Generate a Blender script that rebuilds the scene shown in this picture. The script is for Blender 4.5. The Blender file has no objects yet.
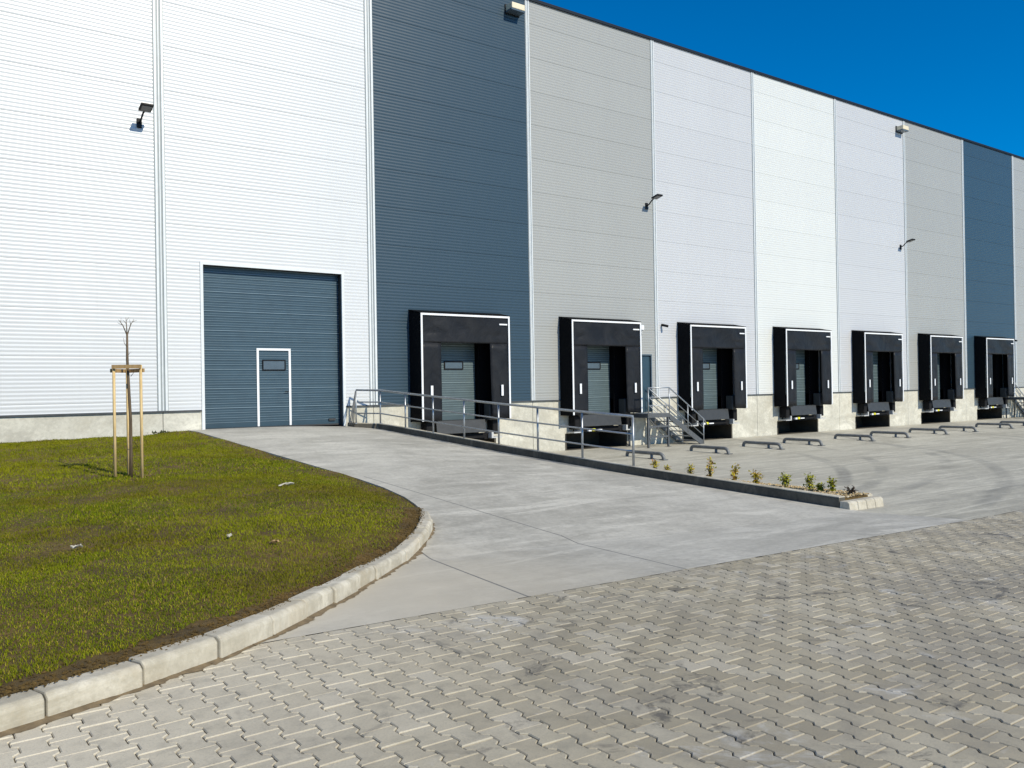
import bpy, math, random
import numpy as np
from mathutils import Vector, Matrix
random.seed(7); rng = np.random.default_rng(7)
sc = bpy.context.scene
COL = sc.collection
PI = math.pi

# ------------------------------------------------------------------ object helpers
def tag(o, label=None, cat=None, group=None, kind=None):
    if label: o['label'] = label
    if cat: o['category'] = cat
    if group: o['group'] = group
    if kind: o['kind'] = kind
    return o

def empty(name, loc=(0, 0, 0), rz=0.0):
    o = bpy.data.objects.new(name, None)
    o.empty_display_size = 0.2
    COL.objects.link(o)
    o.location = loc; o.rotation_euler = (0, 0, rz)
    return o

def copy_tree(o, parent=None):
    c = o.copy(); COL.objects.link(c)
    if parent is not None:
        c.parent = parent
    for ch in list(o.children):
        copy_tree(ch, c)
    return c

class MB:
    """collects faces of one part"""
    def __init__(s): s.v = []; s.f = []; s.sm = []
    def add(s, vs, fs, smooth=False):
        b = len(s.v); s.v += [tuple(v) for v in vs]
        for f in fs:
            s.f.append([i + b for i in f]); s.sm.append(smooth)
        return s
    def box(s, x0, x1, y0, y1, z0, z1):
        vs = [(x, y, z) for z in (z0, z1) for y in (y0, y1) for x in (x0, x1)]
        return s.add(vs, [(0, 2, 3, 1), (4, 5, 7, 6), (0, 1, 5, 4), (2, 6, 7, 3), (0, 4, 6, 2), (1, 3, 7, 5)])
    def obox(s, c, half, rot):
        """oriented box: centre, half sizes, 3x3 rotation"""
        m = rot
        vs = []
        for z in (-1, 1):
            for y in (-1, 1):
                for x in (-1, 1):
                    vs.append(tuple(Vector(c) + m @ Vector((x * half[0], y * half[1], z * half[2]))))
        return s.add(vs, [(0, 2, 3, 1), (4, 5, 7, 6), (0, 1, 5, 4), (2, 6, 7, 3), (0, 4, 6, 2), (1, 3, 7, 5)])
    def tube(s, pts, r, n=8, caps=True):
        pts = [Vector(p) for p in pts]
        rs = r if isinstance(r, (list, tuple)) else [r] * len(pts)
        rings = []
        up = None
        for i, p in enumerate(pts):
            if i == 0: d = pts[1] - pts[0]
            elif i == len(pts) - 1: d = pts[-1] - pts[-2]
            else: d = (pts[i + 1] - p).normalized() + (p - pts[i - 1]).normalized()
            d.normalize()
            if up is None:
                up = Vector((0, 0, 1)) if abs(d.z) < .9 else Vector((1, 0, 0))
            a = d.cross(up)
            if a.length < 1e-4: a = d.orthogonal()
            a.normalize(); b = a.cross(d).normalized(); up = b
            k = 1.0
            if 0 < i < len(pts) - 1:
                c = (pts[i + 1] - p).normalized().dot((p - pts[i - 1]).normalized())
                k = 1 / max(.6, math.sqrt((1 + c) / 2))
            rings.append([p + (a * math.cos(2 * PI * j / n) + b * math.sin(2 * PI * j / n)) * rs[i] * k for j in range(n)])
        vs = [tuple(v) for R in rings for v in R]
        fs = []
        for i in range(len(pts) - 1):
            for j in range(n):
                fs.append((i * n + j, i * n + (j + 1) % n, (i + 1) * n + (j + 1) % n, (i + 1) * n + j))
        s.add(vs, fs, True)
        if caps:
            b = len(s.v) - len(vs)
            s.f.append([b + j for j in range(n)][::-1]); s.sm.append(False)
            s.f.append([b + (len(pts) - 1) * n + j for j in range(n)]); s.sm.append(False)
        return s
    def ring(s, x0, x1, y0, y1, z0, z1, w, open_bottom=False):
        """a frame in the xz plane as one piece"""
        if open_bottom:
            return s.prism([(x0, z0), (x0 + w, z0), (x0 + w, z1 - w), (x1 - w, z1 - w), (x1 - w, z0), (x1, z0), (x1, z1), (x0, z1)], 1, y0, y1)
        o = [(x0, z0), (x1, z0), (x1, z1), (x0, z1)]; i = [(x0 + w, z0 + w), (x1 - w, z0 + w), (x1 - w, z1 - w), (x0 + w, z1 - w)]
        vs = [(a, y, b) for y in (y0, y1) for P in (o, i) for a, b in P]; fs = []
        for k in range(4):
            j = (k + 1) % 4
            fs += [(k, j, 4 + j, 4 + k), (8 + k, 12 + k, 12 + j, 8 + j), (k, 8 + k, 8 + j, j), (4 + k, 4 + j, 12 + j, 12 + k)]
        return s.add(vs, fs)
    def prism(s, poly, axis, a0, a1):
        """poly: 2D outline; extruded along axis (0,1,2) from a0 to a1"""
        n = len(poly); vs = []
        for a in (a0, a1):
            for u, w in poly:
                vs.append((a, u, w) if axis == 0 else (u, a, w) if axis == 1 else (u, w, a))
        fs = [list(range(n))[::-1], list(range(n, 2 * n))]
        for i in range(n):
            j = (i + 1) % n
            fs.append([i, j, n + j, n + i])
        return s.add(vs, fs)
    def build(s, name, mat, parent=None, bevel=0.0, seg=1, fix=True):
        me = bpy.data.meshes.new(name)
        me.from_pydata(s.v, [], s.f); me.update()
        if fix:
            import bmesh
            bm = bmesh.new(); bm.from_mesh(me); bmesh.ops.recalc_face_normals(bm, faces=bm.faces); bm.to_mesh(me); bm.free()
        me.polygons.foreach_set('use_smooth', s.sm)
        me.materials.append(mat)
        o = bpy.data.objects.new(name, me); COL.objects.link(o)
        if parent is not None: o.parent = parent
        if bevel:
            b = o.modifiers.new('bevel', 'BEVEL'); b.width = bevel; b.segments = seg; b.limit_method = 'ANGLE'; b.angle_limit = .6
        return o

def np_mesh(name, V, Fc, mat, parent=None, smooth=False):
    """fast mesh from arrays: V (n,3), Fc (m,k) all faces with k corners"""
    V = np.asarray(V, np.float32); Fc = np.asarray(Fc, np.int32)
    me = bpy.data.meshes.new(name)
    me.vertices.add(len(V)); me.vertices.foreach_set('co', V.ravel())
    k = Fc.shape[1]
    me.loops.add(Fc.size); me.loops.foreach_set('vertex_index', Fc.ravel())
    me.polygons.add(len(Fc))
    me.polygons.foreach_set('loop_start', np.arange(0, Fc.size, k, dtype=np.int32))
    me.polygons.foreach_set('loop_total', np.full(len(Fc), k, np.int32))
    me.polygons.foreach_set('use_smooth', np.full(len(Fc), smooth))
    me.update(calc_edges=True); me.validate()
    me.materials.append(mat)
    o = bpy.data.objects.new(name, me); COL.objects.link(o)
    if parent is not None: o.parent = parent
    return o

# ------------------------------------------------------------------ materials
class NT:
    def __init__(s, name):
        s.m = bpy.data.materials.new(name); s.m.use_nodes = True
        s.t = s.m.node_tree; s.n = s.t.nodes; s.l = s.t.links
        s.b = s.n['Principled BSDF']
        s.pos = s.n.new('ShaderNodeNewGeometry')
    def P(s): return s.pos.outputs['Position']
    def scaled(s, sx, sy, sz, rz=0.0):
        mp = s.n.new('ShaderNodeMapping'); mp.inputs['Scale'].default_value = (sx, sy, sz)
        mp.inputs['Rotation'].default_value = (0, 0, rz)
        s.l.new(s.P(), mp.inputs['Vector']); return mp.outputs[0]
    def noise(s, scale, detail=4, rough=.55, vec=None, dist=0.0):
        n = s.n.new('ShaderNodeTexNoise'); n.inputs['Scale'].default_value = scale
        n.inputs['Detail'].default_value = detail; n.inputs['Roughness'].default_value = rough
        n.inputs['Distortion'].default_value = dist
        s.l.new(vec if vec is not None else s.P(), n.inputs['Vector']); return n.outputs['Fac']
    def ramp(s, fac, stops):
        r = s.n.new('ShaderNodeValToRGB'); e = r.color_ramp.elements
        while len(e) < len(stops): e.new(.5)
        for i, (p, c) in enumerate(stops):
            e[i].position = p
            e[i].color = (c, c, c, 1) if isinstance(c, (int, float)) else (*c, 1)
        s.l.new(fac, r.inputs[0]); return r.outputs[0]
    def mix(s, a, b, fac, mode='MIX'):
        m = s.n.new('ShaderNodeMix'); m.data_type = 'RGBA'; m.blend_type = mode
        for v, i in ((fac, 0), (a, 6), (b, 7)):
            if hasattr(v, 'is_output'): s.l.new(v, m.inputs[i])
            elif i == 0: m.inputs[0].default_value = v
            else: m.inputs[i].default_value = (v, v, v, 1) if isinstance(v, (int, float)) else (*v, 1)
        return m.outputs[2]
    def math(s, op, a, b=0.0, c=0.0):
        m = s.n.new('ShaderNodeMath'); m.operation = op
        for i, v in enumerate((a, b, c)):
            if hasattr(v, 'is_output'): s.l.new(v, m.inputs[i])
            else: m.inputs[i].default_value = v
        return m.outputs[0]
    def xyz(s):
        x = s.n.new('ShaderNodeSeparateXYZ'); s.l.new(s.P(), x.inputs[0]); return x.outputs
    def island(s): return s.pos.outputs['Random Per Island']
    def bump(s, h, strength=.2, dist=.01):
        b = s.n.new('ShaderNodeBump'); b.inputs['Strength'].default_value = strength; b.inputs['Distance'].default_value = dist
        s.l.new(h, b.inputs['Height']); s.l.new(b.outputs[0], s.b.inputs['Normal'])
    def out(s, col, rough=.6, metal=0.0, spec=.5):
        for v, k in ((col, 'Base Color'), (rough, 'Roughness'), (metal, 'Metallic'), (spec, 'Specular IOR Level')):
            if hasattr(v, 'is_output'): s.l.new(v, s.b.inputs[k])
            elif k == 'Base Color': s.b.inputs[k].default_value = (*v, 1)
            else: s.b.inputs[k].default_value = v
        return s.m

def simple(name, col, rough=.6, metal=0.0, var=.12, scale=6.0, bump=0.0, bscale=40.0, spec=.5):
    t = NT(name)
    n = t.noise(scale, 5)
    d = tuple(c * (1 - var) for c in col); u = tuple(min(1, c * (1 + var)) for c in col)
    c = t.ramp(n, [(.3, d), (.7, u)])
    if bump: t.bump(t.noise(bscale, 4), bump, .01)
    return t.out(c, rough, metal, spec)

def cladding(name, col, rough=.38, spec=.38):
    t = NT(name)
    n1 = t.noise(1.0, 3, vec=t.scaled(.9, 1, .12))
    n2 = t.noise(1.0, 4, vec=t.scaled(5, 1, .35))
    c = t.mix(tuple(k * .955 for k in col), tuple(min(1, k * 1.03) for k in col), n1)
    c = t.mix(c, tuple(k * .9 for k in col), t.ramp(n2, [(.55, 0.0), (.85, .5)]))
    z = t.xyz()['Z']
    # each panel sheet differs by a hair
    k = t.math('FLOOR', t.math('DIVIDE', t.math('SUBTRACT', z, 7.68), 1.15))
    w = t.n.new('ShaderNodeTexWhiteNoise'); w.noise_dimensions = '1D'; t.l.new(k, w.inputs['W'])
    c = t.mix(c, tuple(kk * .94 for kk in col), t.math('MULTIPLY', w.outputs['Value'], .5))
    n3 = t.noise(1.0, 4, .6, vec=t.scaled(11, 1, .16))
    c = t.mix(c, tuple(k * .86 for k in col), t.ramp(n3, [(.60, 0.0), (.78, .35)]))
    spl = t.math('MULTIPLY', t.ramp(t.math('ADD', t.math('MULTIPLY', z, .5), t.math('MULTIPLY', n2, .5)), [(.98, 1.0), (1.45, 0.0)]), .28)
    c = t.mix(c, (.40, .37, .31), t.math('MULTIPLY', spl, t.ramp(n1, [(.35, .3), (.65, 1.0)])))
    t.bump(t.noise(1.0, 2, vec=t.scaled(.6, 1, .5)), .2, .05)
    return t.out(c, rough, 0, spec)

def concrete(name, dark, light, warm=None, joints=None, arcs=(), streak=(1, 1), rough=.62, stain=None, jl=(.16, .155, .145), seams=()):
    t = NT(name)
    n1 = t.noise(.35, 5, .6, vec=t.scaled(streak[0], streak[1], 1))
    n2 = t.noise(2.4, 6, .65, vec=t.scaled(streak[0], streak[1], 1), dist=.4)
    n3 = t.noise(60, 3)
    f = t.math('ADD', t.math('MULTIPLY', n1, .55), t.math('MULTIPLY', n2, .45))
    c = t.ramp(f, [(.40, dark), (.5, tuple((a + b) / 2 for a, b in zip(dark, light))), (.60, light)])
    n5 = t.noise(1.1, 7, .68, vec=t.scaled(streak[0] * .5, streak[1] * 2.2, 1), dist=.9)
    c = t.mix(c, tuple(min(1, k * 1.16) for k in light), t.ramp(n5, [(.53, 0.0), (.63, .85)]))
    c = t.mix(c, tuple(k * .84 for k in dark), t.ramp(n5, [(.35, .7), (.46, 0.0)]))
    c = t.mix(c, tuple(k * .8 for k in dark), t.ramp(n3, [(.55, 0.0), (.8, .45)]))
    n6 = t.noise(13, 9, .72)
    c = t.mix(c, tuple(k * .78 for k in dark), t.ramp(n6, [(.50, 0.0), (.66, .5)]))
    c = t.mix(c, tuple(min(1, k * 1.12) for k in light), t.ramp(n6, [(.34, .45), (.46, 0.0)]))
    X = t.xyz()
    if warm:
        # sandy soil washed over the slab near the kerb
        cx, cy, r, wc = warm
        dx = t.math('SUBTRACT', X['X'], cx); dy = t.math('SUBTRACT', X['Y'], cy)
        d = t.math('SQRT', t.math('ADD', t.math('MULTIPLY', dx, dx), t.math('MULTIPLY', dy, dy)))
        d = t.math('ADD', d, t.math('MULTIPLY', t.noise(1.6, 5), 1.2))
        c = t.mix(c, wc, t.ramp(t.math('DIVIDE', d, r), [(.35, .75), (.95, 0.0)]))
    for (ax, ay, R, w, amt) in arcs:
        dx = t.math('SUBTRACT', X['X'], ax); dy = t.math('SUBTRACT', X['Y'], ay)
        d = t.math('SQRT', t.math('ADD', t.math('MULTIPLY', dx, dx), t.math('MULTIPLY', dy, dy)))
        d = t.math('ABSOLUTE', t.math('SUBTRACT', t.math('ADD', d, t.math('MULTIPLY', n2, .12)), R))
        m = t.ramp(t.math('DIVIDE', d, w), [(.5, 1.0), (1.0, 0.0)])
        m = t.math('MULTIPLY', m, t.math('MULTIPLY', t.ramp(t.noise(.32 + ax * .01, 3), [(.40, 0.0), (.56, amt)]), t.ramp(t.noise(5.5, 5, .7), [(.3, .35), (.6, 1.0)])))
        c = t.mix(c, (.07, .07, .072), m)
    if joints:
        jx, jy, ox, oy, w = joints
        for ax, L, o in (('X', jx, ox), ('Y', jy, oy)):
            v = t.math('ABSOLUTE', t.math('SUBTRACT', t.math('FRACT', t.math('DIVIDE', t.math('SUBTRACT', X[ax], o), L)), .5))
            m = t.math('GREATER_THAN', v, .5 - w / L)
            c = t.mix(c, jl, t.math('MULTIPLY', m, .85))
    for (ax0, ay0, slope, lo, hi) in seams:
        dd = t.math('ABSOLUTE', t.math('SUBTRACT', X['X'], t.math('ADD', t.math('MULTIPLY', t.math('SUBTRACT', X['Y'], ay0), slope), ax0)))
        m = t.math('MULTIPLY', t.math('LESS_THAN', dd, .011), t.math('MULTIPLY', t.math('GREATER_THAN', X['Y'], lo), t.math('LESS_THAN', X['Y'], hi)))
        c = t.mix(c, jl, t.math('MULTIPLY', m, .9))
    if stain:
        n4 = t.noise(.9, 6, .7, dist=.6)
        c = t.mix(c, stain, t.ramp(n4, [(.52, 0.0), (.68, .55)]))
    t.bump(t.math('ADD', t.math('MULTIPLY', n3, .3), n2), .18, .01)
    return t.out(c, t.ramp(n2, [(.3, rough - .1), (.7, rough + .1)]))

M = {}
M['white'] = cladding('white coated steel', (.585, .60, .612), .34, .6)
M['white2'] = cladding('bright white coated steel', (.63, .645, .63), .4)
M['lav'] = cladding('pale lavender grey steel', (.505, .515, .535), .4)
M['grey'] = cladding('mid grey steel', (.335, .342, .332), .42)
M['blue'] = cladding('dark blue steel', (.030, .058, .084), .36, .4)
M['trim'] = simple('white trim', (.66, .69, .70), .4, 0, .05)
M['trimshade'] = simple('grey seam channel', (.28, .31, .32), .45, 0, .05)
M['flash'] = simple('dark flashing', (.05, .055, .06), .5)
M['coping'] = simple('dark blue coping', (.006, .012, .022), .6, spec=.2)
M['plinth'] = concrete('precast plinth concrete', (.46, .44, .37), (.60, .58, .50), rough=.75, stain=(.40, .37, .29))
M['gate'] = simple('gate blue panel', (.026, .056, .080), .36, 0, .1, 3)
M['gateline'] = simple('gate joint line', (.19, .26, .31), .35, 0, .05)
M['dockdoor'] = simple('dock door panel', (.062, .092, .102), .45, 0, .08, 3)
M['dockline'] = simple('dock door joint line', (.25, .32, .34), .4, 0, .05)
M['glass'] = simple('dark window glass', (.03, .045, .06), .08, 0, .1, 2)
M['winframe'] = simple('window surround', (.075, .105, .135), .25, 0, .1)
M['fabric'] = None
def fabric(name, a, b, rough):
    t = NT(name)
    n = t.noise(1.6, 4, .6, dist=.8); n2 = t.noise(7, 4)
    c = t.ramp(n, [(.35, a), (.7, b)])
    t.bump(t.math('ADD', n, t.math('MULTIPLY', n2, .06)), .3, .12)
    return t.out(c, rough, 0, .12)
M['fabric'] = fabric('shelter curtain fabric', (.013, .0145, .018), (.024, .025, .028), .42)
M['cover'] = fabric('shaded shelter side fabric', (.004, .0045, .0055), (.006, .0065, .0075), .9)  # near black: shade on the shelter sides is put into the colour
M['foam'] = simple('black foam', (.004, .004, .005), .9, 0, .2, spec=.1)
M['mark'] = simple('white guide mark', (.78, .79, .80), .45, 0, .03)
M['steel_dark'] = simple('dark painted steel', (.036, .037, .038), .5, 0, .2)
M['rubber'] = simple('rubber', (.010, .010, .011), .8, 0, .2, spec=.2)
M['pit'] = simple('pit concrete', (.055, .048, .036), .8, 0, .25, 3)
M['yellow'] = simple('yellow plastic', (.75, .70, .03), .5, 0, .05)
M['galv'] = simple('galvanised steel', (.36, .38, .40), .42, .75, .14, 18)
M['galvlight'] = simple('bright bracket', (.50, .50, .49), .5, .1, .1, 12)
M['galvdull'] = simple('weathered galvanised steel', (.12, .125, .13), .55, .5, .16, 14)
M['bargrey'] = simple('grey guide tube', (.17, .175, .175), .5, .2, .2, 6)
M['black'] = simple('black metal', (.008, .008, .009), .55, spec=.25)
M['cream'] = simple('cream lamp housing', (.70, .62, .45), .5, 0, .05)
M['lens'] = simple('lamp lens', (.07, .07, .07), .3)
M['kerb'] = concrete('kerb concrete', (.40, .36, .275), (.55, .51, .42), rough=.75, stain=(.34, .26, .14))
M['kerbshade'] = concrete('shaded ramp kerb concrete', (.055, .05, .04), (.11, .10, .078), rough=.85)  # shade on the ramp-side face is put into this dark base colour
M['ramp'] = concrete('ramp concrete', (.365, .345, .295), (.525, .50, .435), warm=(3.2, -16.2, 3.9, (.60, .535, .415)),
                     seams=((4.17, -17.4, .212, -18, -14.6), (6.03, -17.46, .225, -18, -14.85), (6.61, -14.85, .0, -14.85, -9.5)), streak=(1.0, .7), rough=.62)
M['yard'] = concrete('yard concrete', (.375, .35, .28), (.535, .505, .415), joints=(6.0, 6.0, 14.5, -8.3, .008),
                     arcs=tuple((dx, 14.0, R, .19, a) for dx, R, a in ((0, 31.2, .5), (3.4, 30.2, .36), (4.6, 32.0, .33), (7.6, 29.6, .36), (10.5, 32.4, .3), (15, 30, .3))),
                     streak=(.8, 1.6), rough=.65, jl=(.22, .21, .19))
M['wood'] = None
def wood(name, a, b):
    t = NT(name)
    n = t.noise(6, 5, .6, vec=t.scaled(8, 8, .8))
    t.bump(n, .3, .005)
    return t.out(t.ramp(n, [(.3, a), (.7, b)]), .7)
M['wood'] = wood('raw pine stake', (.50, .34, .14), (.72, .55, .28))
M['bar'] = wood('weathered crossbar', (.25, .16, .07), (.42, .28, .12))
M['bark'] = wood('young bark', (.06, .042, .024), (.15, .105, .06))
M['paper'] = simple('scrap paper', (.46, .43, .36), .8, 0, .3, 60)
M['soil'] = None

def soil():
    t = NT('lawn soil')
    n = t.noise(2.2, 6, .65); n2 = t.noise(22, 5, .7)
    f = t.math('ADD', t.math('MULTIPLY', n, .5), t.math('MULTIPLY', n2, .5))
    c = t.ramp(f, [(.36, (.045, .028, .006)), (.5, (.105, .064, .012)), (.64, (.18, .11, .026))])
    t.bump(n2, .9, .03)
    return t.out(c, .9)
M['soil'] = soil()

def grass_mat():
    t = NT('grass blades')
    n = t.noise(.55, 4, .6, dist=.5)
    g = t.ramp(t.island(), [(0.0, (.070, .100, .001)), (.45, (.138, .180, .001)), (.82, (.215, .232, .002)), (.94, (.32, .26, .03)), (1.0, (.38, .30, .07))])
    c = t.mix(g, (.14, .115, .006), t.ramp(n, [(.48, 0.0), (.60, .6)]))
    c = t.mix(c, (.24, .25, .004), t.ramp(t.noise(.38, 4, .6, vec=t.scaled(.6, 1.4, 1)), [(.5, 0.0), (.6, .55)]))
    n2 = t.noise(3.2, 4, .6)
    c = t.mix(c, (.07, .085, .003), t.ramp(n2, [(.5, 0.0), (.66, .6)]))
    return t.out(c, .7, 0, .15)
M['grass'] = grass_mat()

def paver_mat():
    t = NT('concrete block paving')
    r = t.island()
    n = t.noise(.9, 6, .65, dist=.4); n2 = t.noise(7, 5, .65); n3 = t.noise(90, 3, .7)
    c = t.ramp(r, [(0.0, (.31, .27, .19)), (.4, (.385, .338, .245)), (.75, (.415, .37, .272)), (1.0, (.46, .415, .325))])
    X = t.xyz()
    c = t.mix(c, (.27, .24, .185), t.ramp(n, [(.48, 0.0), (.62, .75)]))
    c = t.mix(c, (.10, .09, .075), t.ramp(t.noise(1.7, 6, .7, dist=1.0), [(.575, 0.0), (.655, .85)]))
    c = t.mix(c, (.55, .54, .51), t.ramp(t.noise(1.25, 6, .75, dist=.8), [(.60, 0.0), (.70, .7)]))
    # sandy wash beside the kerb
    d = t.math('SUBTRACT', t.math('ADD', X['X'], t.math('MULTIPLY', n2, 1.8)), t.math('MULTIPLY', t.math('ADD', X['Y'], 17.6), .6))
    c = t.mix(c, (.64, .575, .445), t.ramp(t.math('DIVIDE', d, 8.0), [(.20, .95), (.64, 0.0)]))
    c = t.mix(c, (.22, .21, .18), t.ramp(n3, [(.5, 0.0), (.8, .5)]))
    c = t.mix(c, (.20, .19, .16), t.ramp(n2, [(.5, 0.0), (.8, .4)]))
    t.bump(t.math('ADD', n3, t.math('MULTIPLY', n2, .6)), .3, .006)
    return t.out(c, .72)
M['paver'] = paver_mat()
M['sand'] = simple('joint sand', (.075, .055, .03), .9, 0, .3, 9)
M['gravel'] = None
def gravel_mat():
    t = NT('bed gravel')
    c = t.ramp(t.island(), [(0, (.24, .17, .08)), (.4, (.44, .32, .16)), (.8, (.58, .45, .24)), (1, (.68, .60, .46))])
    return t.out(c, .85)
M['gravel'] = gravel_mat()
def leaf_mat():
    t = NT('shrub leaves')
    c = t.ramp(t.island(), [(0, (.17, .17, .008)), (.35, (.42, .36, .012)), (.65, (.52, .38, .02)), (.85, (.48, .21, .02)), (1, (.20, .07, .02))])
    return t.out(c, .55)
M['leaf'] = leaf_mat()
def leaf_mat_g():
    t = NT('green shrub leaves')
    c = t.ramp(t.island(), [(0, (.13, .16, .006)), (.5, (.30, .31, .010)), (1, (.44, .38, .02))])
    return t.out(c, .55)
M['leafg'] = leaf_mat_g()
M['asphalt'] = concrete('far ground', (.22, .215, .20), (.30, .29, .27), rough=.8)

# ------------------------------------------------------------------ terrain heights
def lerp(a, b, t): return a + (b - a) * t
def Fz(x, y):
    e = np.interp(x, [2, 12, 30], [.5, .3, .2])
    near = np.interp(y, [-5, 0], [-.18, -.08])
    mid = lerp(-.18, e, (-5 - y) / 12.4)
    far = e + .012 * (-17.4 - y)
    return np.where(y > -5, near, np.where(y > -17.4, mid, far))
RRY, RRZ = [-17, -15.6, -13.68, -10.78, -6.74, -1.92, 0], [.2, .27, .34, .46, .66, .94, 1.06]
def Rz(x, y):
    l = np.interp(y, [-17, -15.6, -11.3, -1, 0], [.2, .29, .55, 1.165, 1.18])
    r = np.interp(y, RRY, RRZ)
    t = np.clip((np.asarray(x) - 7.5) / 4, 0, 1) ** 2
    return np.maximum(Fz(x, y), l + (r - l) * t)

KERB = [(-9.5, -18.3), (-6, -18.42), (-3, -18.5), (-1.2, -18.42), (-.2, -18.27), (.41, -18.11), (1.09, -17.86), (1.63, -17.61), (2.12, -17.28), (2.7, -16.72),
        (3.45, -15.98), (4.3, -15.08), (4.95, -14.40), (5.45, -13.75), (5.80, -13.12)]
LAWN_E = [(5.80, -13.12), (5.96, -12.6), (6.10, -12.18), (6.25, -11.6), (6.38, -10.66), (6.42, -9.6), (6.37, -7.3), (6.32, -4.6), (6.25, -1.3), (6.25, 0.0)]

def smooth_path(pts, step=.05):
    """Catmull-Rom then even resampling"""
    P = np.array(pts, float); out = []
    for i in range(len(P) - 1):
        p0 = P[max(i - 1, 0)]; p1 = P[i]; p2 = P[i + 1]; p3 = P[min(i + 2, len(P) - 1)]
        for t in np.linspace(0, 1, 24, endpoint=False):
            out.append(.5 * ((2 * p1) + (-p0 + p2) * t + (2 * p0 - 5 * p1 + 4 * p2 - p3) * t * t + (-p0 + 3 * p1 - 3 * p2 + p3) * t ** 3))
    out.append(P[-1]); out = np.array(out)
    s = np.r_[0, np.cumsum(np.linalg.norm(np.diff(out, axis=0), axis=1))]
    n = int(s[-1] / step) + 1
    q = np.linspace(0, s[-1], n)
    return np.c_[np.interp(q, s, out[:, 0]), np.interp(q, s, out[:, 1])]

kp = smooth_path(KERB, .05)
def kerb_frame(path):
    d = np.gradient(path, axis=0); d /= np.linalg.norm(d, axis=1)[:, None]
    n = np.c_[-d[:, 1], d[:, 0]]       # left of travel = lawn side
    return d, n
kd, kn = kerb_frame(kp)
KW = .15
k_in = kp + kn * KW                     # inner edge of the kerb

# kerb stones -------------------------------------------------------
def kerb_stones():
    root = empty('kerb', (0, 0, 0)); tag(root, 'curved kerb of pale concrete stones round the lawn', 'kerb', kind='structure')
    s = np.r_[0, np.cumsum(np.linalg.norm(np.diff(kp, axis=0), axis=1))]
    total = s[-1]
    # joints measured on the photograph around the bend, 0.54 m stones elsewhere
    L = .545; j0 = int(np.argmin(np.hypot(kp[:, 0] - .6, kp[:, 1] + 18.02)))
    ed = np.arange(s[j0] - L * int(s[j0] / L), total, L); ed[-1] = total; n = len(ed) - 1
    for i in range(n):
        a, b = ed[i] + .006, ed[i + 1] - .006
        q = np.linspace(a, b, 2)
        xs = np.interp(q, s, kp[:, 0]); ys = np.interp(q, s, kp[:, 1])
        nx = np.interp(q, s, kn[:, 0]); ny = np.interp(q, s, kn[:, 1])
        dz = random.uniform(-.010, .010); dl = random.uniform(-.011, .011); yaw = random.uniform(-.010, .010)
        vs = []; prof = [(0, -.12), (0.0, .112), (.028, .14), (KW, .142), (KW, -.12)]
        end = i >= n - 1
        for k in range(2):
            z0 = float(Rz(xs[k], ys[k])); drop = 0
            if end: drop = .05 * k
            for (w, h) in prof:
                hh = h if h < 0 else h + dz - drop
                ww = w + dl + yaw * (k - .5)
                vs.append((xs[k] + nx[k] * ww, ys[k] + ny[k] * ww, z0 + hh))
        m = MB(); P = len(prof); fs = []
        for k in range(1):
            for j in range(P):
                fs.append((k * P + j, k * P + (j + 1) % P, (k + 1) * P + (j + 1) % P, (k + 1) * P + j))
        fs.append(list(range(P))); fs.append([P + j for j in range(P)][::-1])
        m.add(vs, fs)
        m.build('kerb_stone', M['kerb'], root, bevel=.012, seg=2)
kerb_stones()
def kerb_dirt():
    s = np.linspace(40, len(kp) - 8, 420).astype(int)
    a = kp[s] + kn[s] * .02; w = np.clip(.035 + .03 * np.sin(s * .21) * np.sin(s * .083 + 1) + rng.normal(0, .012, len(s)), .008, .12)
    b = kp[s] - kn[s] * w[:, None]
    za = Rz(a[:, 0], a[:, 1]) + .016; zb = Rz(b[:, 0], b[:, 1]) + .003
    V = np.r_[np.c_[a, za], np.c_[b, zb]]; n = len(s); k = np.arange(n - 1)
    o = np_mesh('dirt', V, np.stack([k, k + 1, n + k + 1, n + k], -1), M['dirt'])
    tag(o, 'brown soil washed along the foot of the kerb', 'dirt', kind='stuff')
M['dirt'] = simple('washed soil', (.17, .125, .07), .9, 0, .35, 14)
kerb_dirt()

# lawn boundary: x of the right edge at a given y
edge_pts = np.r_[k_in[k_in[:, 1] < -13.0], np.array([(x - .0, y) for x, y in LAWN_E if y > -13.0])]
edge_y = []; edge_x = []
ym = -1e9
for x, y in edge_pts[np.argsort(edge_pts[:, 1], kind='stable')]:
    pass
# monotone table from the inner kerb line (from its lowest point towards the ramp)
i0 = int(np.argmin(k_in[:, 1]))
tab = [tuple(p) for p in k_in[i0:]] + [(x - .0, y) for x, y in LAWN_E[1:]]
tx = np.array([p[0] for p in tab]); ty = np.maximum.accumulate(np.array([p[1] for p in tab])) + np.arange(len(tab)) * 1e-6
def lawn_right(y): return np.interp(y, ty, tx)
def lawn_z(x, y):
    base = np.interp(y, [-18.6, -17, -13, -8.2, -6, -1.5, 0], [.60, .625, .685, .80, .895, 1.055, 1.075])
    xr = lawn_right(y); d = np.clip(xr - x, 0, None)
    edge = np.where(y < -12.9, Rz(xr, y) + .115, Rz(xr, y) - .015)
    w = np.exp(-(d / .9) ** 2)
    z = base * (1 - w) + edge * w
    return z + .012 * np.sin(x * 2.1 + y * 1.3) + .010 * np.sin(x * 4.7 - y * 3.1)

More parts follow.
